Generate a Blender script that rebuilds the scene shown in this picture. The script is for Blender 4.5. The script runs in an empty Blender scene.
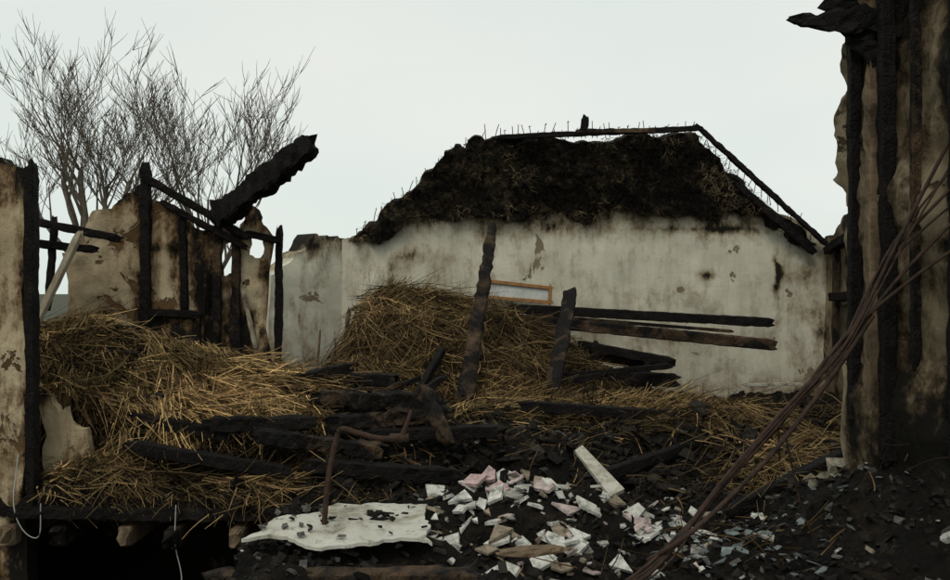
import bpy, bmesh, math, random
import numpy as np
from mathutils import Vector, Matrix, noise
from mathutils.geometry import delaunay_2d_cdt
random.seed(7); rs=np.random.RandomState(7)
R=random.uniform
H=2.6
sc=bpy.context.scene
# ------------------------------------------------------------------ helpers
def lerp(a,b,t): return a+(b-a)*t
def sstep(a,b,x):
    t=max(0,min(1,(x-a)/(b-a))); return t*t*(3-2*t)
def interp(x,tab):
    if x<=tab[0][0]: return tab[0][1]
    for (a,b),(c,d) in zip(tab,tab[1:]):
        if x<=c: return b+(d-b)*(x-a)/(c-a)
    return tab[-1][1]
def fbm(x,y,z,o=4): return noise.fractal(Vector((x,y,z)),0.8,2.1,o)
def empty(name):
    e=bpy.data.objects.new(name,None); sc.collection.objects.link(e); return e
def mk(name,verts,faces,mat,parent=None,col=None,soot=None,smooth=False):
    me=bpy.data.meshes.new(name); me.from_pydata([tuple(v) for v in verts],[],faces); me.update()
    if col is not None:
        a=me.color_attributes.new('Col','FLOAT_COLOR','POINT')
        c=np.ones((len(verts),4)); c[:,:3]=np.array(col); a.data.foreach_set('color',c.ravel())
    if soot is not None:
        a=me.attributes.new('soot','FLOAT','POINT'); a.data.foreach_set('value',np.array(soot,dtype=float))
    if smooth: me.polygons.foreach_set('use_smooth',[True]*len(me.polygons))
    me.materials.append(mat)
    o=bpy.data.objects.new(name,me); sc.collection.objects.link(o)
    if parent: o.parent=parent
    return o
# ------------------------------------------------------------------ materials
class N:
    def __init__(s,name):
        s.m=bpy.data.materials.new(name); s.m.use_nodes=True; s.t=s.m.node_tree; s.b=s.t.nodes['Principled BSDF']
        s.b.inputs['Specular IOR Level'].default_value=0.15; s.b.inputs['Roughness'].default_value=0.9
        s.co=s.t.nodes.new('ShaderNodeTexCoord').outputs['Object']
    def L(s,a,b): s.t.links.new(a,b)
    def noise(s,scale,det=5,rough=0.6,stretch=None,dist=0):
        n=s.t.nodes.new('ShaderNodeTexNoise'); n.inputs['Scale'].default_value=scale; n.inputs['Detail'].default_value=det
        n.inputs['Roughness'].default_value=rough; n.inputs['Distortion'].default_value=dist
        s.L(s.vec(stretch),n.inputs['Vector']); return n.outputs['Fac']
    def vec(s,stretch):
        if not stretch: return s.co
        mp=s.t.nodes.new('ShaderNodeMapping'); mp.inputs['Scale'].default_value=stretch; s.L(s.co,mp.inputs['Vector']); return mp.outputs[0]
    def voro(s,scale,feat='F1',stretch=None,out='Distance'):
        n=s.t.nodes.new('ShaderNodeTexVoronoi'); n.feature=feat; n.inputs['Scale'].default_value=scale
        s.L(s.vec(stretch),n.inputs['Vector']); return n.outputs[out]
    def ramp(s,f,stops):
        n=s.t.nodes.new('ShaderNodeValToRGB'); e=n.color_ramp.elements
        while len(e)<len(stops): e.new(0.5)
        for i,(p,c) in enumerate(stops):
            e[i].position=p; e[i].color=tuple(c)[:3]+(1,) if hasattr(c,'__len__') else (c,c,c,1)
        s.L(f,n.inputs['Fac']); return n.outputs['Color']
    def mix(s,f,a,b,mode='MIX'):
        n=s.t.nodes.new('ShaderNodeMix'); n.data_type='RGBA'; n.blend_type=mode
        for i,v in ((0,f),(6,a),(7,b)):
            if hasattr(v,'is_output'): s.L(v,n.inputs[i])
            elif i==0: n.inputs[0].default_value=v
            else: n.inputs[i].default_value=tuple(v)+(1,)
        return n.outputs[2]
    def math(s,op,a,b):
        n=s.t.nodes.new('ShaderNodeMath'); n.operation=op
        for i,v in enumerate((a,b)):
            if hasattr(v,'is_output'): s.L(v,n.inputs[i])
            else: n.inputs[i].default_value=v
        return n.outputs[0]
    def attr(s,name,out='Fac'):
        n=s.t.nodes.new('ShaderNodeAttribute'); n.attribute_name=name; return n.outputs[out]
    def bump(s,h,st,dist=0.02):
        n=s.t.nodes.new('ShaderNodeBump'); n.inputs['Strength'].default_value=st; n.inputs['Distance'].default_value=dist
        s.L(h,n.inputs['Height']); s.L(n.outputs[0],s.b.inputs['Normal'])
    def base(s,c):
        if hasattr(c,'is_output'): s.L(c,s.b.inputs['Base Color'])
        else: s.b.inputs['Base Color'].default_value=tuple(c)+(1,)
        return s.m
def plaster(name,clean,clean2,stain,char,bias=0.0,bs=0.5,gain=2.6,flake=.66,streak=.6):
    n=N(name)
    c=n.mix(n.ramp(n.noise(1.6,5,.65),[(.35,0.),(.65,1.)]),clean,clean2)
    st=n.noise(8,6,.72,(1,1,.16))
    c=n.mix(n.math('MULTIPLY',n.ramp(st,[(.46,0.),(.70,1.)]),streak),c,stain)
    fl=n.ramp(n.noise(2.7,6,.65,None,.6),[(flake,0.),(flake+.015,1.)])
    c=n.mix(fl,c,tuple(v*.75 for v in stain))
    s=n.math('ADD',n.attr('soot'),n.math('MULTIPLY',n.math('SUBTRACT',n.noise(4,7,.7,(1,1,.75)),.5),gain))
    s=n.math('ADD',s,n.math('MULTIPLY',n.math('SUBTRACT',st,.5),gain*streak))
    s=n.math('ADD',s,bias)
    c=n.mix(n.ramp(s,[(.02,0.),(.25,.4),(.50,.95)]),c,stain)
    c=n.mix(n.ramp(s,[(.46,0.),(.75,1.)]),c,char)
    n.bump(n.math('SUBTRACT',n.noise(22,7,.72),n.math('MULTIPLY',fl,.8)),bs,.012)
    return n.base(c)
M_gable=plaster('cream_plaster',(.60,.57,.465),(.45,.425,.335),(.23,.18,.115),(.016,.013,.009),-.02,.5,2.3,.635,.3)
M_left=plaster('scorched_daub',(.48,.395,.265),(.30,.23,.14),(.12,.070,.032),(.011,.009,.007),.36,1.,3.4,.60,.55)
M_right=plaster('sooty_plaster',(.27,.225,.15),(.15,.115,.07),(.052,.035,.019),(.008,.007,.005),.44,1.,3.2,.6,.5)
def charwood(name,brown=.0):
    n=N(name); n.b.inputs['Roughness'].default_value=.75; n.b.inputs['Specular IOR Level'].default_value=.12
    v=n.voro(34,'DISTANCE_TO_EDGE',(1,1,.8))
    c=n.ramp(n.noise(9,6,.7),[(.3,(.003,.003,.003)),(.6,(.010,.008,.007)),(.8,(.036,.028,.021))])
    if brown: c=n.mix(n.ramp(n.noise(3.5,5,.7,None,.5),[(.60-brown*.3,0.),(.80-brown*.3,1.)]),c,(.095,.06,.035))
    n.bump(n.math('ADD',n.math('MULTIPLY',n.ramp(v,[(0,0.),(.12,1.)]),.35),n.noise(45,5,.7)),.9,.010)
    return n.base(c)
M_char=charwood('charred_timber'); M_charb=charwood('half_charred_timber',.45)
def wood(name,a,b):
    n=N(name); c=n.ramp(n.noise(14,6,.7,(1,1,.25),.4),[(.3,b),(.65,a)])
    c=n.mix(n.ramp(n.noise(4,5,.7),[(.5,0.),(.7,.9)]),c,(.02,.015,.011)); n.bump(n.noise(30,5,.7),.7,.008); return n.base(c)
M_wood=wood('weathered_timber',(.17,.125,.08),(.07,.046,.028))
M_pale=wood('pale_timber',(.42,.37,.28),(.22,.18,.12))
M_orange=wood('varnished_pine',(.34,.175,.075),(.24,.12,.05))
def debris():
    n=N('ash_and_char'); n.b.inputs['Roughness'].default_value=.88
    c=n.ramp(n.noise(5,7,.75),[(.35,(.003,.003,.003)),(.55,(.012,.0095,.007)),(.72,(.046,.033,.021))])
    c=n.mix(n.ramp(n.noise(34,4,.8),[(.64,0.),(.72,.7)]),c,(.10,.09,.078))
    c=n.mix(n.ramp(n.noise(12,5,.8),[(.59,0.),(.70,.65)]),c,(.095,.06,.033))
    n.bump(n.math('ADD',n.noise(18,7,.8),n.math('MULTIPLY',n.voro(38),.7)),1.,.04)
    return n.base(c)
M_debris=debris()
def colmat(name,rough=.85,spec=.12,sc_=30):
    n=N(name); n.b.inputs['Roughness'].default_value=rough; n.b.inputs['Specular IOR Level'].default_value=spec
    c=n.mix(1.0,n.attr('Col','Color'),n.ramp(n.noise(sc_,4,.7),[(.3,.4),(.65,1.)]),'MULTIPLY')
    if sc_>10:
        c=n.mix(n.ramp(n.noise(11,5,.75),[(.52,0.),(.64,.7)]),c,(.03,.026,.02))
        n.bump(n.noise(sc_*1.6,4,.7),.6,.006)
    return n.base(c)
M_straw=colmat('straw',.85,sc_=6); M_chunk=colmat('rubble_fragments')
def thatch():
    n=N('burnt_thatch')
    c=n.ramp(n.noise(7,7,.8,None,.4),[(.38,(.005,.004,.003)),(.52,(.020,.015,.010)),(.64,(.08,.057,.034))])
    c=n.mix(n.ramp(n.noise(2.3,6,.78,None,.8),[(.49,0.),(.60,.8)]),c,(.17,.125,.07))
    c=n.mix(n.ramp(n.noise(14,5,.8),[(.46,.9),(.56,0.)]),c,(.006,.005,.004))
    n.bump(n.noise(20,7,.85),1.,.07); return n.base(c)
M_thatch=thatch()
def simple(name,a,b,scale=8,rough=.8,lo=.35,hi=.65):
    n=N(name); n.b.inputs['Roughness'].default_value=rough
    c=n.ramp(n.noise(scale,6,.7),[(lo,a),(hi,b)]); n.bump(n.noise(scale*4,4,.7),.5,.01); return n.base(c)
M_rust=simple('rusty_metal',(.022,.015,.011),(.07,.038,.024),30,.7)
M_cable=simple('rusty_wire',(.016,.011,.009),(.055,.032,.022),20,.7)
M_bark=simple('grey_brown_bark',(.085,.07,.052),(.16,.135,.105),12)
M_ground=simple('muddy_grass',(.035,.045,.02),(.07,.06,.04),2)
def board():
    n=N('painted_board'); c=n.ramp(n.noise(3.2,6,.7,None,.5),[(.36,(.20,.175,.13)),(.50,(.44,.42,.36)),(.7,(.54,.53,.48))])
    c=n.mix(n.ramp(n.noise(17,6,.8),[(.54,0.),(.66,.85)]),c,(.10,.085,.06)); n.bump(n.noise(24,5,.7),.6,.008); return n.base(c)
M_board=board()
M_white=simple('white_pvc',(.25,.25,.23),(.4,.4,.38),9,.6)
M_glass=simple('dirty_glass',(.35,.36,.34),(.55,.57,.54),6,.3)
# ------------------------------------------------------------------ builders
def rag(pts,amp=.03,it=3):
    for k in range(it):
        out=[]; n=len(pts)
        for i in range(n):
            a=pts[i]; b=pts[(i+1)%n]; out.append(a)
            l=math.hypot(b[0]-a[0],b[1]-a[1])
            if l<.04: continue
            m=((a[0]+b[0])/2,(a[1]+b[1])/2); nx,ny=(b[1]-a[1])/l,-(b[0]-a[0])/l
            d=R(-1,1)*min(amp,l*.18); out.append((m[0]+nx*d,m[1]+ny*d))
        pts=out; amp*=.7
    return pts
def inpoly(x,y,P):
    c=False; j=len(P)-1
    for i in range(len(P)):
        if (P[i][1]>y)!=(P[j][1]>y) and x<(P[j][0]-P[i][0])*(y-P[i][1])/(P[j][1]-P[i][1])+P[i][0]: c=not c
        j=i
    return c
def wall(name,outline,fn,back,mat,parent=None,sootf=None,res=.06,rough=.012,amp=.03,holes=(),it=3,fine=.25):
    """outline in (u,z) metres; fn(u,z)->3D point on the near face; back = thickness vector"""
    P=rag(outline,amp,it); hl=[rag(h,amp*.6,2) for h in holes]
    vs=[Vector(p) for p in P]; edges=[(i,(i+1)%len(P)) for i in range(len(P))]
    for h in hl:
        b=len(vs); vs+=[Vector(p) for p in h]; edges+=[(b+i,b+(i+1)%len(h)) for i in range(len(h))]
    x0=min(p[0] for p in P);x1=max(p[0] for p in P);y0=min(p[1] for p in P);y1=max(p[1] for p in P)
    x=x0
    while x<x1:
        y=y0
        while y<y1:
            q=(x+R(-.2,.2)*res,y+R(-.2,.2)*res)
            if inpoly(q[0],q[1],P) and not any(inpoly(q[0],q[1],h) for h in hl): vs.append(Vector(q))
            y+=res
        x+=res
    V,E,F,*_=delaunay_2d_cdt(vs,edges,[],0,1e-5)
    F2=[]
    for f in F:
        cx=sum(V[i][0] for i in f)/3; cy=sum(V[i][1] for i in f)/3
        if inpoly(cx,cy,P) and not any(inpoly(cx,cy,h) for h in hl): F2.append(tuple(f))
    back=Vector(back); n=len(V); vv=[];so=[]
    for v in V:
        p=Vector(fn(v[0],v[1])); d=fbm(p.x*2.2+5,p.y*2.2,p.z*2.2,2)*rough*1.6+fbm(p.x*9,p.y*9,p.z*9)*rough*fine
        vv.append(p+back.normalized()*d)
        so.append(sootf(v[0],v[1]) if sootf else 0)
    for i in range(n): vv.append(vv[i]+back)
    so=so+[s+.2 for s in so]
    cnt={}
    for f in F2:
        for a,b in zip(f,f[1:]+f[:1]): cnt[(a,b)]=1
    faces=list(F2)+[tuple(i+n for i in reversed(f)) for f in F2]
    for (a,b) in cnt:
        if (b,a) not in cnt: faces.append((b,a,a+n,b+n))
    o=mk(name,vv,faces,mat,parent,soot=so,smooth=True)
    bm=bmesh.new(); bm.from_mesh(o.data); bmesh.ops.delete(bm,geom=[v for v in bm.verts if not v.link_faces],context='VERTS')
    bmesh.ops.recalc_face_normals(bm,faces=bm.faces)
    for e in bm.edges:
        if len(e.link_faces)==2 and e.calc_face_angle(0)>.8: e.smooth=False
    bm.to_mesh(o.data); bm.free()
    return o
def beam(name,p0,p1,w,h,mat,parent=None,ro=.12,taper=(1,1),bend=0,up=(0,0,1)):
    p0=Vector(p0);p1=Vector(p1); d=(p1-p0); L=d.length; d.normalize(); ro*=.75
    u=Vector(up)
    if abs(d.dot(u))>.97: u=Vector((0,1,0))
    s=d.cross(u).normalized(); u=s.cross(d).normalized()
    n=max(6,int(L/.03)); q=R(0,50); V=[];F=[]
    per=((-1,-.8),(-.8,-1),(0,-1),(.8,-1),(1,-.8),(1,0),(1,.8),(.8,1),(0,1),(-.8,1),(-1,.8),(-1,0))
    m=len(per)
    for i in range(n+1):
        t=i/n; k=lerp(taper[0],taper[1],t)*(1+ro*.45*fbm(t*L*2.5+q,q,0))
        if i==0 or i==n: k*=.7
        c=p0+d*(L*t)+u*(bend*math.sin(math.pi*t)*L)+s*(fbm(q,t*L*1.5,3)*ro*w*.4)
        for j,(a,b) in enumerate(per):
            jr=1+ro*1.1*fbm(q+a*1.6,b*1.6+t*L*12,t*L*8)
            e=d*(R(-.04,.04) if i in(0,n) else 0)
            V.append(c+s*(a*w/2*k*jr)+u*(b*h/2*k*jr)+e)
    for i in range(n):
        for j in range(m):
            F.append((i*m+j,i*m+(j+1)%m,(i+1)*m+(j+1)%m,(i+1)*m+j))
    F.append(tuple(range(m))[::-1]); F.append(tuple(n*m+j for j in range(m)))
    return mk(name,V,F,mat,parent)
def tube(V,F,pts,rad,sides=6):
    b0=len(V); n=len(pts)
    for i,p in enumerate(pts):
        d=(pts[min(i+1,n-1)]-pts[max(i-1,0)]).normalized()
        a=Vector((0,0,1)) if abs(d.z)<.9 else Vector((1,0,0))
        s=d.cross(a).normalized(); u=s.cross(d)
        for j in range(sides):
            t=2*math.pi*j/sides; V.append(p+(s*math.cos(t)+u*math.sin(t))*rad[i])
    for i in range(n-1):
        for j in range(sides):
            F.append((b0+i*sides+j,b0+i*sides+(j+1)%sides,b0+(i+1)*sides+(j+1)%sides,b0+(i+1)*sides+j))
def catmull(pts,k=8):
    P=[Vector(p) for p in pts]; P=[P[0]*2-P[1]]+P+[P[-1]*2-P[-2]]; out=[]
    for i in range(1,len(P)-2):
        for j in range(k):
            t=j/k; a,b,c,d=P[i-1:i+3]
            out.append(.5*((2*b)+(c-a)*t+(2*a-5*b+4*c-d)*t*t+(3*b-a-3*c+d)*t**3))
    out.append(P[-2]); return out
def strands(name,P,D,L,Wd,C,mat,curve=.15,parent=None,segs=3):
    P=np.array(P);D=np.array(D,dtype=float);L=np.array(L);Wd=np.array(Wd);C=np.array(C)
    D/=np.linalg.norm(D,axis=1)[:,None]; n=len(P)
    S=np.cross(D,rs.normal(size=(n,3))); S/=np.linalg.norm(S,axis=1)[:,None]+1e-9
    K=rs.normal(size=(n,3))*curve; K[:,2]-=curve*.6
    V=np.zeros((n,segs+1,2,3))
    for i in range(segs+1):
        t=i/segs; c=P+D*(L*t)[:,None]+K*(L*t*t)[:,None]; w=(Wd*(1-.5*t)/2)[:,None]
        V[:,i,0]=c-S*w; V[:,i,1]=c+S*w
    V=V.reshape(-1,3); k=(segs+1)*2
    base=(np.arange(n)*k)[:,None,None]; q=np.array([[2*i,2*i+1,2*i+3,2*i+2] for i in range(segs)])[None]
    F=(base+q).reshape(-1,4)
    me=bpy.data.meshes.new(name); me.vertices.add(len(V)); me.vertices.foreach_set('co',V.ravel())
    me.loops.add(F.size); me.loops.foreach_set('vertex_index',F.ravel())
    me.polygons.add(len(F)); me.polygons.foreach_set('loop_start',np.arange(len(F))*4)
    me.update(calc_edges=True); me.validate()
    a=me.color_attributes.new('Col','FLOAT_COLOR','POINT'); c4=np.ones((len(V),4)); c4[:,:3]=np.repeat(C,k,axis=0)
    a.data.foreach_set('color',c4.ravel()); me.materials.append(mat)
    o=bpy.data.objects.new(name,me); sc.collection.objects.link(o)
    if parent:o.parent=parent
    return o
CUBE=np.array([[x,y,z] for x in(-1,1) for y in(-1,1) for z in(-1,1)],dtype=float)*.5
CF=[(0,1,3,2),(4,6,7,5),(0,4,5,1),(2,3,7,6),(0,2,6,4),(1,5,7,3)]
def chunks(name,items,mat,parent=None,jit=.28):
    V=[];F=[];C=[]
    for pos,size,tilt,col in items:
        v=CUBE+rs.uniform(-jit,jit,(8,3))*np.array([1,1,.5])
        v=v*np.array(size); M=np.array(Matrix.Rotation(R(-tilt,tilt),3,'X')@Matrix.Rotation(R(-tilt,tilt),3,'Y')@Matrix.Rotation(R(0,6.28),3,'Z'))
        v=v@M.T+np.array(pos); b=len(V); V+=list(v); F+=[tuple(b+i for i in f) for f in CF]; C+=[col]*8
    return mk(name,V,F,mat,parent,col=C)
def shards(name,items,mat,parent=None):
    """flat broken pieces: irregular 3-5 cornered plates. items: (pos,radius,thick,tiltx,tilty,col)"""
    V=[];F=[];C=[]
    for pos,rad,th,tx,ty,col in items:
        k=random.choice((3,4,4,4,5)); an=[6.28*i/k+R(-.35,.35) for i in range(k)]
        el_=R(.5,1); M=Matrix.Rotation(tx,3,'X')@Matrix.Rotation(ty,3,'Y')@Matrix.Rotation(R(0,6.28),3,'Z'); b=len(V); p=Vector(pos)
        rr=[rad*R(.8,1.2) for _ in range(k)]
        for s in (1,-1):
            for i in range(k):
                V.append(p+M@Vector((math.cos(an[i])*rr[i],math.sin(an[i])*rr[i]*el_,s*th/2))); C.append(col)
        F.append(tuple(b+i for i in range(k))); F.append(tuple(b+k+i for i in reversed(range(k))))
        for i in range(k): j=(i+1)%k; F.append((b+i,b+k+i,b+k+j,b+j))
    return mk(name,V,F,mat,parent,col=C)
# ------------------------------------------------------------------ debris surface
prof=[(-1.35,0),(-1.15,.42),(-.85,1.06),(-.4,1.06),(0,.98),(.3,.82),(.74,.60),(1.1,.40),(1.6,.15),(2.2,.05)]
def g(x,y,cx,cy,sx,sy): return math.exp(-((x-cx)/sx)**2-((y-cy)/sy)**2)
def hb(x,y):
    z=1.48
    A=interp(x,[(-3.2,.80),(-2.3,.74),(-1.6,.56),(-1.0,.40),(-.5,.05)])
    w=.08*noise.noise(Vector((x*2.5,0,3)))
    z+=A*(.52*sstep(5.28+w,5.50+w,y)+.48*sstep(5.5,6.2,y)+.12*sstep(4.95,5.2,y))*(1-.9*sstep(6.5,7.2,y))
    z+=interp(x,prof)*sstep(6.4,8.4,y)*.98
    z+=.36*g(x,y,-.45,5.9,.5,.5)
    z+=.22*sstep(-.3,.3,x)*g(0,y,0,6.3,1,.6)*(1-.4*sstep(1.5,2.4,x))
    z+=.15*g(x,y,.5,5.6,.6,.35)+.12*g(x,y,1.35,5.7,.4,.4)
    z+=.15*g(x,y,.2,4.35,.55,.35)+.05*g(x,y,-.5,4.2,.5,.4)
    z+=.54*g(x,y,2.05,4.0,.5,.6)+.16*g(x,y,1.9,5.4,.9,.7)
    z+=.09*fbm(x*1.7,y*1.7,0)
    return z
def hs(x,y): return hb(x,y)+.06*fbm(x*5,y*5,4.2)+.024*noise.noise(Vector((x*17,y*17,1)))
def has_floor(x,y):
    e=.05*noise.noise(Vector((x*4,y*4,9)))
    if x<-.92+e+(y-3.6)*-.05: return y>4.98+e
    return y>3.25
# ------------------------------------------------------------------ ground
mk('ground',[(-600,-600,0),(600,-600,0),(600,600,0),(-600,600,0)],[(0,1,2,3)],M_ground)
cot=empty('burnt_cottage')
r=.025; x0,x1,y0,y1=-3.3,3.45,3.2,9.48
nx=int((x1-x0)/r); ny=int((y1-y0)/r); V=[];F=[]
for j in range(ny+1):
    for i in range(nx+1):
        x=x0+i*r; y=y0+j*r; V.append((x,y,hs(x,y)))
for j in range(ny):
    for i in range(nx):
        if has_floor(x0+(i+.5)*r,y0+(j+.5)*r):
            a=j*(nx+1)+i; F.append((a,a+1,a+nx+2,a+nx+1))
o=mk('charred_debris_heap',V,F,M_debris)
bm=bmesh.new(); bm.from_mesh(o.data); bmesh.ops.delete(bm,geom=[v for v in bm.verts if not v.link_faces],context='VERTS')
be=[e for e in bm.edges if e.is_boundary]; ex=bmesh.ops.extrude_edge_only(bm,edges=be)
for v in ex['geom']:
    if isinstance(v,bmesh.types.BMVert): v.co.z=1.42
bmesh.ops.recalc_face_normals(bm,faces=bm.faces); bm.to_mesh(o.data); bm.free()
# ------------------------------------------------------------------ cottage structure
def soot_g(u,z):
    s=.55*sstep(3.02,3.36,z+.10*fbm(u*1.3,0,0)+.05*fbm(u*5,1,0))
    s+=.30*g(u,z,-.6,2.3,.75,.6)+.22*g(u,z,1.6,2.1,1.2,.4)+.40*g(u,z,3.4,2.6,.22,1.2)
    s+=1.1*g(u+.03*fbm(0,z*6,0),z,3.02,2.72,.035,.24)+.45*g(u,z,.9,3.2,.25,.12)+.7*g(u,z,2.32,2.75,.11,.05)
    s+=.40*g(u,z+.02*fbm(u*4,0,0),2.1,3.2,.8,.03)+.3*g(u,z,-.62,2.95,.25,.08)
    s+=.5*g(u-.05*z,z,-.98,2.6,.03,.35)
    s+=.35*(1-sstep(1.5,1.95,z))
    return s
wall('gable_wall',[(-1.40,1.2),(-1.40,3.06),(-1.25,3.12),(-1.1,3.2),(-.3,3.5),(2.7,3.55),(3.1,3.35),(3.6,3.02),(3.6,1.2)],
     lambda u,z:(u,9.5,z),(0,.35,0),M_gable,cot,soot_g,.035,.012,.02)
L1=math.hypot(.60,.63)
wall('return_wall',[(0,0),(0,3.12),(.08,3.14),(.14,3.05),(.22,3.14),(.38,3.15),(.46,3.02),(.6,2.95),(.7,2.84),(L1,2.74),(L1,0)],
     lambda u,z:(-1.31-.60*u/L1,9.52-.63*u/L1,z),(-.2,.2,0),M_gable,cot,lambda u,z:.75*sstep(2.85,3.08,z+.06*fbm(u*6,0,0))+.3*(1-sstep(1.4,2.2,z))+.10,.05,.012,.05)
wall('side_wall',[(-.1,0),(-.1,3.1),(.35,3.22),(.7,3.4),(1.2,3.1),(2,3.4),(3.0,2.9),(4,3),(4,0)],
     lambda u,z:(3.5,9.48-u,z),(.3,0,0),M_right,cot,lambda u,z:-.34+.4*sstep(2.7,3.3,z),.08,.02,.06,
     holes=[[(.30,1.9),(.30,2.5),(.9,2.5),(.9,1.9)]])
beam('window_lintel',(3.47,9.25,2.53),(3.47,8.45,2.56),.08,.08,M_char,cot,.2); beam('window_post',(3.47,9.14,1.8),(3.47,9.12,3.1),.06,.06,M_charb,cot,.2)
beam('wall_plate',(3.46,9.35,2.98),(3.46,8.4,3.16),.09,.08,M_char,cot,.3)
wall('side_wall_lower',[(0,0),(0,1.6),(4.2,1.6),(4.2,0)],lambda u,z:(-3.35+.001*u,9-u,z),(-.3,0,0),M_left,cot,lambda u,z:.4,.15,.02,.04)
wall('void_backing_wall',[(-3.3,0),(-3.3,1.4),(3.4,1.4),(3.4,0)],lambda u,z:(u,7.0,z),(0,.2,0),M_right,cot,lambda u,z:.6,.15,.01,.02)  # added blackened wall, encloses the void under the floor to keep it dark
wall('void_partition',[(0,0),(0,1.36),(1.6,1.36),(1.6,0)],lambda u,z:(-.55,3.5+u,z),(.2,0,0),M_right,cot,lambda u,z:.6,.1,.01,.02)  # added dark partition, fills the open side below the rubble floor with black
mk('floor_boards',[(-3.3,5.03,1.38),(3.4,5.03,1.38),(3.4,9.4,1.38),(-3.3,9.4,1.38),(-3.3,5.03,1.44),(3.4,5.03,1.44),(3.4,9.4,1.44),(-3.3,9.4,1.44)],[(0,3,2,1),(4,5,6,7),(0,1,5,4),(1,2,6,5),(2,3,7,6),(3,0,4,7)],M_charb,cot)
for i in range(9):
    x=-2.75+i*.3+R(-.04,.04); beam('floor_joist',(x,4.92+R(-.14,.03),1.325),(x,6.9,1.325),.075,.10,M_wood if i%2 else M_charb,cot,.1)
beam('floor_edge_beam',(-2.4,4.93,1.445),(-.8,4.95,1.43),.07,.06,M_char,cot,.4)
beam('front_floor_beam',(-1.02,3.66,1.48),(.0,3.50,1.53),.10,.08,M_charb,cot,.2)
beam('front_floor_beam',(-1.0,3.78,1.40),(1.6,3.35,1.44),.1,.12,M_char,cot,.2)
# hip end of the roof, seen from inside
hip=[(-1.27,3.08),(-1.1,3.22),(-.97,3.30),(-.85,3.46),(-.6,3.60),(-.5,3.76),(-.36,3.86),(-.2,4.02),(-.1,3.98),(0,4.11),(.1,4.06),(.3,4.09),(.7,4.1),(1.1,4.06),(1.5,4.12),(2.18,4.14),(2.42,3.9),(2.66,3.68),(3.02,3.34),(3.42,3.05),(3.15,3.06),(3.02,3.18),(2.9,3.22),(2.85,3.34),(2.6,3.36),(1.9,3.34),(1.4,3.40),(1.12,3.24),(.85,3.38),(.5,3.28),(.1,3.34),(-.3,3.28),(-.7,3.26),(-.8,3.14),(-.98,3.06)]
HY=lambda z:9.45-(z-3.05)*.10
wall('burnt_thatch_hip',hip,lambda u,z:(u,HY(z),z),(0,.22,.05),M_thatch,cot,None,.035,.06,.08,fine=1.1)
beam('ridge_plate',(.22,9.28,4.09),(2.2,9.28,4.18),.06,.05,M_char,cot,.3)
beam('ridge_plate',(1.0,9.26,4.15),(1.9,9.26,4.15),.05,.04,M_charb,cot,.4)
beam('hip_rafter',(2.17,9.28,4.20),(3.48,9.40,3.05),.05,.05,M_char,cot,.4)
beam('hip_rafter',(2.55,9.33,3.66),(3.35,9.42,2.98),.05,.07,M_char,cot,.3)
beam('chimney_pot_stub',(1.06,9.3,4.15),(1.08,9.3,4.29),.07,.05,M_char,cot,.3)
P=[];D=[];L=[];Wd=[];C=[]
while len(P)<9000:
    u=R(-1.25,3.4); z=R(3.0,4.15)
    if not inpoly(u,z,hip): continue
    P.append((u,HY(z)-.02+R(-.05,.02),z)); a=R(0,6.28); D.append((math.cos(a)*.9,R(-.5,.1),-.5+math.sin(a)*.7)); L.append(R(.02,.06)); Wd.append(R(.004,.010))
    b=fbm(u*1.8,z*2.5,7,3)+.5*fbm(u*6,z*6,2,2); k=max(0,b-.02)*1.2*R(.2,1.2)+R(.15,1)*.025
    k=min(k,.6); C.append((.32*k+.004,.235*k+.004,.135*k+.003))
strands('burnt_thatch_straw',P,D,L,Wd,C,M_straw,.3,cot,2)
V=[];F=[]
for (a,b,n_) in (((.05,4.12),(2.15,4.16),34),((-1.2,3.14),(0,4.10),22),((2.15,4.14),(3.4,3.1),20)):
    for i in range(n_):
        t=(i+R(-.4,.4))/n_; x=lerp(a[0],b[0],t); z=lerp(a[1],b[1],t); y=HY(z)+.05; h=R(.08,.18); dx=R(-.02,.03)
        p=Vector((x,y,z-.04)); tube(V,F,[p,p+Vector((dx,0,h*.6)),p+Vector((dx*2,0,h))],[.0042,.004,.0035],4)
        if random.random()<.2: q=p+Vector((dx*1.5,0,h*.9)); tube(V,F,[q+Vector((-.01,0,0)),q+Vector((.015,0,.01))],[.003,.003],4)
mk('thatching_spars',V,F,M_rust,cot)
# left timber frame with daub panels
A=Vector((-2.95,6.28,0)); B=Vector((-1.38,6.82,0)); LW=(B-A).length; dW=(B-A).normalized(); nW=Vector((dW.y,-dW.x,0))
def fw(u,z,off=0): p=A+dW*u+nW*off; return (p.x,p.y,z)
def soot_l(u,z):
    t=u/LW
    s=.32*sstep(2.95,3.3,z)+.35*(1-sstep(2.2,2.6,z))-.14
    for c in (.43,.57,.66,.72,.80,.95): s+=.40*math.exp(-((t-c)/.035)**2)
    s-=.34*g(t,z,.28,2.75,.10,.35)+.42*g(t,z,.5,2.8,.05,.3)
    return s
T=lambda t:t*LW
wall('daub_panel_wall',[(T(.12),1.3),(T(.12),2.85),(T(.2),3.0),(T(.25),3.14),(T(.35),3.22),(T(.43),3.34),(T(.47),3.22),(T(.58),3.12),(T(.68),3.02),(T(.74),3.1),(T(.82),3.02),(T(.86),3.2),(T(.93),3.05),(T(.965),2.95),(T(.97),1.3)],
     fw,-nW*.09,M_left,cot,soot_l,.035,.03,.07,holes=[[(T(.755),2.70),(T(.76),2.92),(T(.80),2.95),(T(.81),2.72)],[(T(.86),2.85),(T(.87),3.0),(T(.92),2.98),(T(.91),2.83)]],fine=.6)
def post(t,z0,z1,w=.07,m=M_char,off=.03,n='timber_post',lean=0): beam(n,fw(T(t),z0,off),fw(T(t+lean),z1,off),w,w,m,cot,.3)
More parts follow.
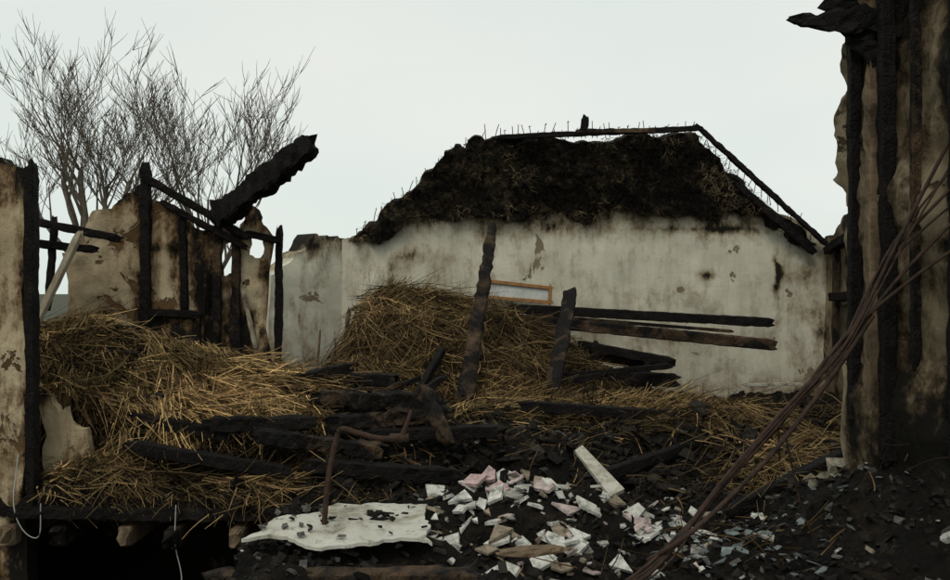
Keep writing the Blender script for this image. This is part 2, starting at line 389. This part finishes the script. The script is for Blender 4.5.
post(.44,2.15,3.45,.065); post(.595,2.45,3.12,.05,lean=-.01); post(.72,1.9,3.15,.055,M_charb,lean=.01); post(.80,2.1,3.0,.06,M_charb,lean=.005); post(.975,2.0,3.03,.05,lean=.01)
post(.66,2.1,2.75,.02,M_charb,lean=.02); post(.88,2.2,2.6,.03,M_pale,.03,'timber_stud',-.05)
beam('wall_rail',fw(T(.44),3.36,.06),fw(T(.84),2.98,.06),.06,.05,M_char,cot,.3)
beam('wall_rail',fw(T(.50),3.20,.07),fw(T(.84),2.90,.07),.05,.045,M_char,cot,.3)
beam('wall_rail',fw(T(.44),2.45,.05),fw(T(.64),2.43,.05),.05,.05,M_char,cot,.3)
beam('wall_rail',fw(T(.84),3.0,.05),fw(T(.98),2.95,.05),.05,.05,M_char,cot,.3)
wall('front_corner_wall',[(-3.8,0),(-3.8,3.3),(-2.6,3.3),(-2.5,3.30),(-2.42,3.25),(-2.37,3.0),(-2.36,2.2),(-2.38,1.5),(-2.37,0)],lambda u,z:(u,5.0,z),(0,.12,0),M_left,cot,
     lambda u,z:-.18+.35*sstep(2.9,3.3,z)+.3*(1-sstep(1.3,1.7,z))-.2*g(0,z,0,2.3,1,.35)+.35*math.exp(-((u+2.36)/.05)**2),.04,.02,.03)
beam('corner_post',(-2.335,5.02,1.5),(-2.345,5.02,3.27),.05,.08,M_char,cot,.25)
wall('low_plaster_wall',[(-2.4,1.45),(-2.4,2.02),(-2.33,2.03),(-2.28,1.93),(-2.24,1.96),(-2.2,1.86),(-2.13,1.84),(-2.1,1.7),(-2.02,1.45)],lambda u,z:(u,5.2,z),(0,.06,0),M_left,cot,lambda u,z:-.42+.3*sstep(1.85,2.0,z)+.6*sstep(-2.28,-2.1,u)+.3*(1-sstep(1.55,1.7,z)),.04,.02,.05)
beam('wall_brace',(-2.50,6.0,2.95),(-2.79,6.0,2.35),.055,.04,M_pale,cot,.15)
beam('wall_rail',(-2.82,6.0,3.04),(-2.30,6.15,2.93),.05,.05,M_char,cot,.3)
beam('wall_rail',(-2.82,6.1,2.90),(-2.45,6.15,2.86),.05,.05,M_char,cot,.3)
beam('wall_rail',(-2.74,6.1,2.5),(-2.72,6.15,3.05),.04,.04,M_char,cot,.3)
beam('charred_rafter',(-1.80,6.62,3.10),(-1.04,6.15,3.555),.13,.16,M_char,None,.45,(1.05,.85))
# near right wall
RA=Vector((1.665,4.3,0)); RB=Vector((2.35,2.8,0)); RL=(RB-RA).length; dR=(RB-RA).normalized(); nR=Vector((dR.y,-dR.x,0))
if nR.x>0: nR=-nR
def fr(u,z,off=0): p=RA+dR*u+nR*off; return (p.x,p.y,z)
wall('corner_wall',[(.02,1.3),(0,2.3),(.03,2.9),(-.03,3.1),(.0,3.25),(-.02,3.35),(.03,3.5),(.0,3.62),(.06,3.72),(.02,4.3),(RL,4.5),(RL,0),(.02,0)],
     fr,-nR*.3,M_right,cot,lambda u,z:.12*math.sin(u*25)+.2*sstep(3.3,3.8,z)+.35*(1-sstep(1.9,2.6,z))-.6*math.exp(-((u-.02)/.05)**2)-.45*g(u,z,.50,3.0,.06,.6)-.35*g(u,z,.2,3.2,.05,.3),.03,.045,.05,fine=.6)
for u,z0,z1,w,m in ((.10,2.0,3.75,.05,M_char),(.20,2.05,3.55,.065,M_wood),(.28,1.85,4.2,.06,M_char),(.42,2.3,4.2,.035,M_charb),(.62,1.9,4.2,.06,M_char)):
    beam('timber_post',fr(u,z0,.03),fr(u+R(-.015,.015),z1,.03),w,w,m,cot,.3)
beam('charred_eave_beam',(1.42,4.22,3.80),(2.0,4.05,3.70),.10,.10,M_char,cot,.9,(.5,1.5))
beam('charred_eave_beam',(1.60,4.22,3.92),(1.80,4.1,3.50),.10,.12,M_char,cot,.9,(1.2,.5))
# loose window sash against gable wall
win=empty('roof_window_sash')
def wb(n,u0,z0,u1,z1,m,w=.035,y=9.36): beam(n,(u0,y,z0),(u1,y,z1),w,w,m,win,.05)
wb('frame_top',.11,2.69,.75,2.62,M_orange); wb('frame_bottom',.12,2.53,.74,2.48,M_orange); wb('frame_left',.12,2.70,.12,2.52,M_orange); wb('frame_right',.745,2.635,.735,2.47,M_orange)
mk('pane',[(.13,9.365,2.54),(.73,9.365,2.49),(.73,9.365,2.61),(.13,9.365,2.67)],[(0,1,2,3)],M_glass,win)
# ------------------------------------------------------------------ fallen timbers
def fb(a,b,w,h,m=M_char,ro=.2,n='charred_beam',**k): return beam(n,a,b,w,h,m,None,ro,**k)
fb((.155,8.0,3.16),(-.07,6.75,1.80),.11,.10,M_charb,.4,'charred_post',taper=(.6,1.1))
fb((.80,7.9,2.60),(.57,7.05,1.84),.11,.045,M_charb,.15,'charred_post')
fb((.32,8.8,2.43),(2.64,8.45,2.31),.08,.085,M_char,.15); fb((.38,8.7,2.33),(2.61,8.30,2.12),.09,.10,M_charb,.15)
fb((.5,8.75,2.37),(2.3,8.5,2.23),.06,.03,M_charb,.12)
fb((.9,8.2,2.13),(1.66,8.0,1.99),.08,.08,M_char,.12); fb((.0,7.3,1.88),(1.55,7.5,2.0),.04,.045,M_char,.12); fb((.95,7.7,1.90),(1.62,7.55,1.88),.08,.11,M_char,.12); fb((.85,7.6,1.76),(1.66,7.45,1.69),.08,.09,M_char,.12)
fb((.9,8.3,2.05),(1.5,8.1,1.95),.05,.09,M_charb,.12); fb((1.0,8.0,1.6),(1.02,8.05,2.15),.06,.06); fb((1.45,7.9,1.6),(1.44,7.95,2.0),.05,.05)
fb((.2,7.2,1.82),(1.0,7.4,1.94),.06,.05)
fb((-.25,7.3,2.14),(-.4,6.9,1.87),.05,.06)
fb((-.95,5.65,1.95),(-.2,5.5,1.95),.10,.10,M_charb,.5); fb((-.85,5.4,1.84),(-.15,5.5,1.88),.08,.09,M_charb,.5); fb((-.3,5.5,2.02),(-.15,5.3,1.75),.07,.07,M_charb,.4)
fb((-.95,6.2,2.02),(-.5,5.9,2.04),.08,.08); fb((-.6,5.35,1.78),(.15,5.4,1.80),.08,.07); fb((-1.3,5.9,2.0),(-.8,6.1,2.1),.07,.07)
fb((-1.2,5.25,1.80),(-.5,5.15,1.72),.09,.08,M_charb,.5); fb((-.9,5.1,1.66),(-.1,5.0,1.62),.08,.08,M_char,.4); fb((-1.5,5.35,1.84),(-.9,5.3,1.86),.08,.08,M_char,.4)
fb((.6,5.0,1.6),(1.5,5.6,1.76),.06,.06); fb((1.2,4.5,1.55),(1.9,4.9,1.75),.06,.06); fb((-1.9,5.22,1.74),(-1.0,5.1,1.62),.06,.07); fb((-2.0,5.42,1.88),(-1.4,5.35,1.78),.06,.07)
fb((.3,5.9,1.88),(1.2,5.7,1.84),.07,.07); fb((1.3,6.2,1.80),(2.1,5.8,1.78),.06,.06)
fb((-1.25,8.7,1.6),(-1.18,8.9,2.42),.03,.03,M_wood,.1,'pale_stick'); fb((-1.45,8.6,1.6),(-1.42,8.7,2.2),.02,.02,M_wood,.1,'pale_stick')
fb((.12,3.62,1.60),(.32,3.55,1.63),.06,.03,M_wood,.4,'broken_timber')
for i in range(44):
    x=R(-1.1,2.3) if i<28 else R(-1.1,.2); y=R(4.8,6.6); a=R(0,6.3); l=R(.12,.4); z=hs(x,y)
    fb((x,y,z+.02),(x+math.cos(a)*l,y+math.sin(a)*l*.6,z+R(0,.14)),R(.02,.055),R(.02,.055),random.choice((M_char,M_charb)),.4,'burnt_timber_piece')
beam('white_waste_pipe',(2.6,9.2,1.68),(3.15,9.2,1.69),.03,.03,M_board,None,.02)
# ------------------------------------------------------------------ straw
def straw(name,regions):
    P=[];D=[];L=[];Wd=[];C=[]
    for fnc,ncl,per,az,azs,ln,bright,spread,lift in regions:
        for _ in range(ncl):
            x,y=fnc(); a=az+random.gauss(0,azs); l=R(*ln); b=max(.03,random.gauss(bright,bright*.5)); z=hb(x,y)
            b*=max(.10,min(1.3,.95+1.5*fbm(x*1.6,y*1.6,11,3)))
            dx,dy=math.cos(a),math.sin(a); x2,y2=x+dx*l,y+dy*l
            gz=hb(x2,y2) if has_floor(x2,y2) else hb(x,y)-.02
            gz=max(-1.2,(gz-z)/l); lf=R(0,lift); pc=random.gauss(0,.15)
            warm=R(-.02,.02)
            for k in range(per):
                aa=a+random.gauss(0,.26)
                t=R(-.3,.3)*l
                P.append((x+random.gauss(0,spread)+dx*t,y+random.gauss(0,spread)+dy*t,z+gz*t+lf+R(-.03,.05)))
                D.append((math.cos(aa),math.sin(aa),gz+pc+random.gauss(0,.2))); L.append(l*R(.4,1.1)); Wd.append(R(.004,.0085))
                bb=b*R(.35,1.35)
                if random.random()<.12: bb*=.1
                C.append((.56*bb,(.37+warm)*bb,.165*bb))
    return strands(name,P,D,L,Wd,C,M_straw,.22)
Uf=lambda a,b,c,d:(lambda:(R(a,b),R(c,d)))
straw('thatch_straw_heap',[
  (Uf(-2.75,-1.0,5.55,6.2),140,70,-.6,.7,(.2,.42),.66,.05,.09),
  (Uf(-2.4,-1.0,5.48,5.7),80,70,-.9,.6,(.15,.28),.9,.05,.07),
  (Uf(-2.7,-.9,5.25,5.5),50,45,-.5,1.2,(.12,.28),.06,.05,.02),
  (Uf(-2.3,-1.9,5.15,5.4),28,50,-.7,.6,(.12,.28),.45,.05,.06),
  (Uf(-2.3,-1.0,5.10,5.25),60,38,0,.5,(.2,.4),.45,.03,.03),
  (Uf(-2.3,-1.0,5.0,5.1),26,25,-.9,.5,(.1,.2),.3,.03,.02),
  (Uf(-2.4,-.6,5.15,5.45),40,25,0,3,(.12,.3),.12,.07,.02)])
straw('thatch_straw_heap',[
  (Uf(-1.15,.7,7.0,8.6),250,70,-.5,1.3,(.2,.45),.28,.06,.07),
  (Uf(-1.1,.5,7.0,8.6),130,35,-1.2,1.,(.25,.5),.62,.06,.09),
  (Uf(0,1.25,6.7,8.1),130,55,-.5,1.,(.25,.45),.32,.06,.05),
  (Uf(-.2,1.1,5.9,7.0),110,50,-.6,1.2,(.2,.4),.52,.07,.05)])
straw('scattered_straw',[
  (Uf(.6,2.7,5.6,6.8),190,38,-.2,1.2,(.2,.42),.34,.08,.05),
  (Uf(1.3,2.3,4.7,5.6),75,25,-.6,1.2,(.2,.4),.36,.08,.04),
  (Uf(-1.2,1.4,4.8,6.0),110,14,0,3,(.1,.3),.32,.1,.03),
  (Uf(.2,2.2,3.8,5.2),70,8,0,3,(.1,.25),.2,.12,.02)])
# ------------------------------------------------------------------ rubble
def place(x,y,s=0): return (x,y,hs(x,y)+s)
it=[]
cw=[(.60,.59,.54),(.66,.65,.60),(.52,.42,.40),(.62,.60,.55),(.40,.38,.34),(.30,.245,.18)]
for i in range(190):
    x=random.gauss(.32,.42); y=random.gauss(4.2,.30)
    if x<-.22 or x>1.35 or y<3.5: continue
    s=.016+abs(random.gauss(0,.026)); it.append((place(x,y,R(.0,.035)),s,R(.005,.015),random.gauss(.25,.3),random.gauss(0,.3),random.choice(cw)))
pk=(.52,.37,.36)
for x,y,z,s,c in ((.0,4.40,.06,.075,pk),(.07,4.5,.08,.07,pk),(.10,4.33,.04,.06,pk),(-.06,4.25,.04,.07,cw[1]),(.32,4.35,.05,.07,(.55,.45,.42)),(.42,4.0,.03,.065,cw[1]),(.28,3.85,.03,.075,cw[0]),(.6,3.9,.02,.065,cw[1]),(.10,4.05,.04,.065,cw[5]),(.72,4.3,.02,.06,cw[0]),(.2,4.55,.05,.06,(.55,.45,.42)),(.5,4.2,.03,.07,cw[3]),(-.1,4.05,.03,.05,cw[0])):
    it.append((place(x,y,z),s,.016,R(.2,.7),R(-.4,.4),c))
shards('broken_plaster_pile',it,M_chunk)
mk('broken_board',[(.50,4.75,1.80),(.54,4.78,1.82),(.70,4.45,1.67),(.63,4.42,1.64),(.50,4.76,1.785),(.54,4.79,1.805),(.70,4.46,1.65),(.63,4.43,1.62)],[(0,3,2,1),(4,5,6,7),(0,1,5,4),(1,2,6,5),(2,3,7,6),(3,0,4,7)],M_board)
it=[]
for i in range(6500):
    x=R(-1,2.6); y=R(3.3,6.5)
    if not has_floor(x,y): continue
    s=abs(random.gauss(0,.012))+.005; q=random.random()
    near=g(x,y,.35,4.0,.6,.5)
    if q<.02+.26*near: c=random.choice(cw); c=tuple(v*.75 for v in c)
    elif q<.13: k=R(.05,.14); c=(k,k*.94,k*.84)
    else: k=R(.005,.03); c=(k,k*.88,k*.76)
    it.append((place(x,y,s*.3),(s*R(1,2.2),s*R(.7,1.3),s*R(.3,.9)),.8,c))
for i in range(2600):
    x=R(-3,3.3); y=R(5,9.3)
    if not has_floor(x,y): continue
    s=abs(random.gauss(0,.02))+.01; k=R(.006,.05); it.append((place(x,y,s*.3),(s*R(1,3),s,s*.7),.8,(k,k*.85,k*.7)))
for i in range(600):
    x=R(-1.3,2.5); y=R(4.9,6.7)
    s=R(.03,.07); k=R(.004,.022); it.append((place(x,y,s*.2),(s*R(1,2.4),s*.8,s*.6),.8,(k,k*.85,k*.7)))
chunks('rubble_fragments',it,M_chunk)
it=[]
for i in range(170):
    x=random.gauss(1.12,.25); y=random.gauss(4.1,.2); s=R(.012,.032); k=R(.12,.30); it.append((place(x,y,.012),s,.004,R(-.5,.6),R(-.5,.5),(k*.88,k,k)))
shards('slate_shards',it,M_chunk)
it=[]
for i in range(34):
    x=R(1.55,2.2); y=R(4.35,4.9); s=R(.04,.085); k=R(.18,.38); it.append((place(x,y,.025),(s*1.2,s,s*.6),.5,(k,k*.9,k*.68)))
chunks('fallen_stones',it,M_chunk)
pl=[(-.92,3.74),(-.86,3.93),(-.70,4.12),(-.62,4.28),(-.42,4.33),(-.22,4.33),(-.20,4.1),(-.17,3.78),(-.3,3.86),(-.42,3.78),(-.6,3.72),(-.75,3.79)]
wall('fallen_ceiling_board',pl,lambda u,v:(u,v,1.62+(v-4)*.06+.02*math.sin(u*5)),(0,0,-.014),M_board,None,None,.05,.012,.03)
it=[]
for i in range(30):
    x=R(-.9,-.15); y=R(3.75,4.3); s=R(.006,.022); k=random.choice((.015,.03,.3,.12)); it.append(((x,y,1.635+(y-4)*.06+.02*math.sin(x*5)),(s*1.4,s,s*.5),.5,(k,k*.95,k*.88)))
chunks('plaster_crumbs',it,M_chunk)
pts=catmull([(-.635,3.95,1.50),(-.615,3.97,1.8),(-.585,4.0,1.97),(-.56,4.0,2.015),(-.5,4.0,2.0),(-.4,4.0,1.975),(-.30,4.02,1.975)],6)
V=[];F=[]; tube(V,F,pts,[.012]*len(pts),8)
tube(V,F,[Vector((-.31,4.02,1.975)),Vector((-.29,4.02,2.03)),Vector((-.27,4.04,2.09))],[.014,.010,.007],8)
tube(V,F,[Vector((-.36,4.02,1.975)),Vector((-.28,4.02,1.975))],[.018,.018],8)
mk('burnt_water_pipe',V,F,M_rust,None,smooth=True)
# ------------------------------------------------------------------ cables
V=[];F=[]
ends=[(2.02,3.05),(2.02,3.15),(2.0,2.98),(2.02,3.3),(2.0,3.42),(2.02,2.85),(2.0,3.22)]
for i,(ex_,ez) in enumerate(ends):
    j=lambda s:R(-s,s)
    pts=catmull([(ex_,3.75+j(.05),ez),(1.66+j(.03),3.72+j(.03),lerp(2.66,ez-.3,.35)+j(.02)),(1.42+j(.02),3.66+j(.02),2.37+j(.03)),(1.16+j(.015),3.58+j(.02),2.12+j(.02)),(.9+j(.015),3.45,1.90+j(.015)),(.62+j(.02),3.25+j(.02),1.66+j(.01)),(.40+j(.05),3.12,1.56)],7)
    tube(V,F,pts,[R(.0035,.0075)]*len(pts),6)
mk('rusty_wire_bundle',V,F,M_cable,None,smooth=True)
V=[];F=[]; pts=catmull([(.60,3.3,1.66),(.75,3.25,1.78),(1.05,3.4,2.0),(1.35,3.6,2.27),(1.55,3.7,2.5)],7); tube(V,F,pts,[.009]*len(pts),7)
pts=catmull([(1.25,3.9,1.9),(1.22,3.8,2.1),(1.3,3.8,1.75),(1.35,3.8,1.62)],6); tube(V,F,pts,[.005]*len(pts),5)
mk('rusty_wire_bundle',V,F,M_cable,None,smooth=True)
V=[];F=[]
pts=catmull([(-2.37,4.93,1.75),(-2.38,4.9,1.5),(-2.33,4.9,1.36),(-2.25,4.9,1.33),(-2.24,4.9,1.5)],7); tube(V,F,pts,[.003]*len(pts),5)
pts=catmull([(-1.53,4.86,1.5),(-1.53,4.85,1.3),(-1.50,4.86,1.1),(-1.55,4.86,.8)],7); tube(V,F,pts,[.003]*len(pts),5)
mk('loose_electric_cable',V,F,M_white,None,smooth=True)
# ------------------------------------------------------------------ trees
def tree(name,base,trunk_h,stems,seed):
    random.seed(seed); V=[];F=[]
    def grow(p,d,l,r_,lev):
        n=6 if lev<3 else 4; pts=[p.copy()]; rad=[r_]; dd=d.copy()
        for i in range(n):
            dd=(dd+Vector((R(-1,1),R(-1,1),R(-.6,1)))*(.09 if lev<4 else .15)+Vector((0,0,.045))).normalized()
            p=p+dd*(l/n); pts.append(p.copy()); rad.append(r_*(1-(.55 if lev<5 else .6)*(i+1)/n))
        tube(V,F,pts,rad,6 if lev<3 else 3)
        if lev>=5: return
        k=5 if lev==1 else 4
        for c in range(k):
            t=R(.3,1) if c else 1; idx=min(n,max(1,int(round(t*n))))
            ax=Vector((R(-1,1),R(-1,1),R(-.25,.5))).normalized()
            nd=(dd*1.0+ax*R(.4,.85)).normalized()
            grow(pts[idx],nd,l*R(.5,.82),max(.0062,rad[idx]*R(.5,.75)),lev+1)
    b=Vector(base); t=[b,b+Vector((.03,0,trunk_h*.5)),b+Vector((0,0,trunk_h))]
    tube(V,F,t,[.24,.19,.17],10)
    for d,l,r_ in stems: grow(t[-1]-Vector((0,0,.1)),Vector(d).normalized(),l,r_,1)
    mk(name,V,F,M_bark,None,smooth=True)
tree('bare_tree',(-6.7,16.5,0),3.0,[((-.35,.1,1),1.6,.07),((.05,-.2,1),1.75,.09),((.45,.1,1),1.75,.07),((-.9,.2,.7),1.5,.055),((1.0,0,.75),1.65,.055),((.2,.3,1),1.6,.06)],11)
tree('bare_tree',(-4.9,17,0),2.6,[((-.2,.1,1),1.75,.07),((.25,-.2,1),1.7,.07),((.8,.1,.8),1.5,.055),((-.6,.1,.9),1.6,.055)],23)
random.seed(5)
# ------------------------------------------------------------------ light
w=bpy.data.worlds.new('World'); sc.world=w; w.use_nodes=True; nt=w.node_tree; bg=nt.nodes['Background']
sky=nt.nodes.new('ShaderNodeTexSky'); sky.sky_type='NISHITA'; sky.sun_disc=False; sky.sun_elevation=math.radians(50); sky.sun_rotation=math.radians(200)
hsv=nt.nodes.new('ShaderNodeHueSaturation'); hsv.inputs['Saturation'].default_value=.25; nt.links.new(sky.outputs[0],hsv.inputs['Color'])
tc=nt.nodes.new('ShaderNodeTexCoord'); nz=nt.nodes.new('ShaderNodeTexNoise'); nz.inputs['Scale'].default_value=1.6; nz.inputs['Detail'].default_value=5
mp=nt.nodes.new('ShaderNodeMapping'); mp.inputs['Scale'].default_value=(1,1,2.5); nt.links.new(tc.outputs['Generated'],mp.inputs[0]); nt.links.new(mp.outputs[0],nz.inputs['Vector'])
cr=nt.nodes.new('ShaderNodeValToRGB'); cr.color_ramp.elements[0].position=.3; cr.color_ramp.elements[0].color=(.80,.93,.87,1); cr.color_ramp.elements[1].position=.7; cr.color_ramp.elements[1].color=(.97,1.0,.95,1)
nt.links.new(nz.outputs['Fac'],cr.inputs['Fac'])
sc_=nt.nodes.new('ShaderNodeVectorMath'); sc_.operation='SCALE'; sc_.inputs['Scale'].default_value=8.7; nt.links.new(cr.outputs[0],sc_.inputs[0])
mx=nt.nodes.new('ShaderNodeMix'); mx.data_type='RGBA'; mx.inputs[0].default_value=.9; nt.links.new(hsv.outputs[0],mx.inputs[6]); nt.links.new(sc_.outputs[0],mx.inputs[7])
nt.links.new(mx.outputs[2],bg.inputs['Color']); bg.inputs['Strength'].default_value=.1
sd=bpy.data.lights.new('sun','SUN'); sd.energy=1.05; sd.angle=math.radians(18); sd.color=(1,.92,.80)
so=bpy.data.objects.new('sun',sd); sc.collection.objects.link(so)
az=math.radians(200); el=math.radians(50); dv=Vector((math.sin(az)*math.cos(el),math.cos(az)*math.cos(el),math.sin(el)))
so.rotation_euler=dv.to_track_quat('Z','Y').to_euler()
sc.view_settings.view_transform='Standard'; sc.view_settings.look='None'; sc.view_settings.exposure=0
cam=bpy.data.cameras.new('camera'); cam.lens=36; cam.sensor_width=36; cam.clip_end=3000
co=bpy.data.objects.new('camera',cam); sc.collection.objects.link(co); co.location=(0,0,H); co.rotation_euler=(math.radians(90),0,0); sc.camera=co
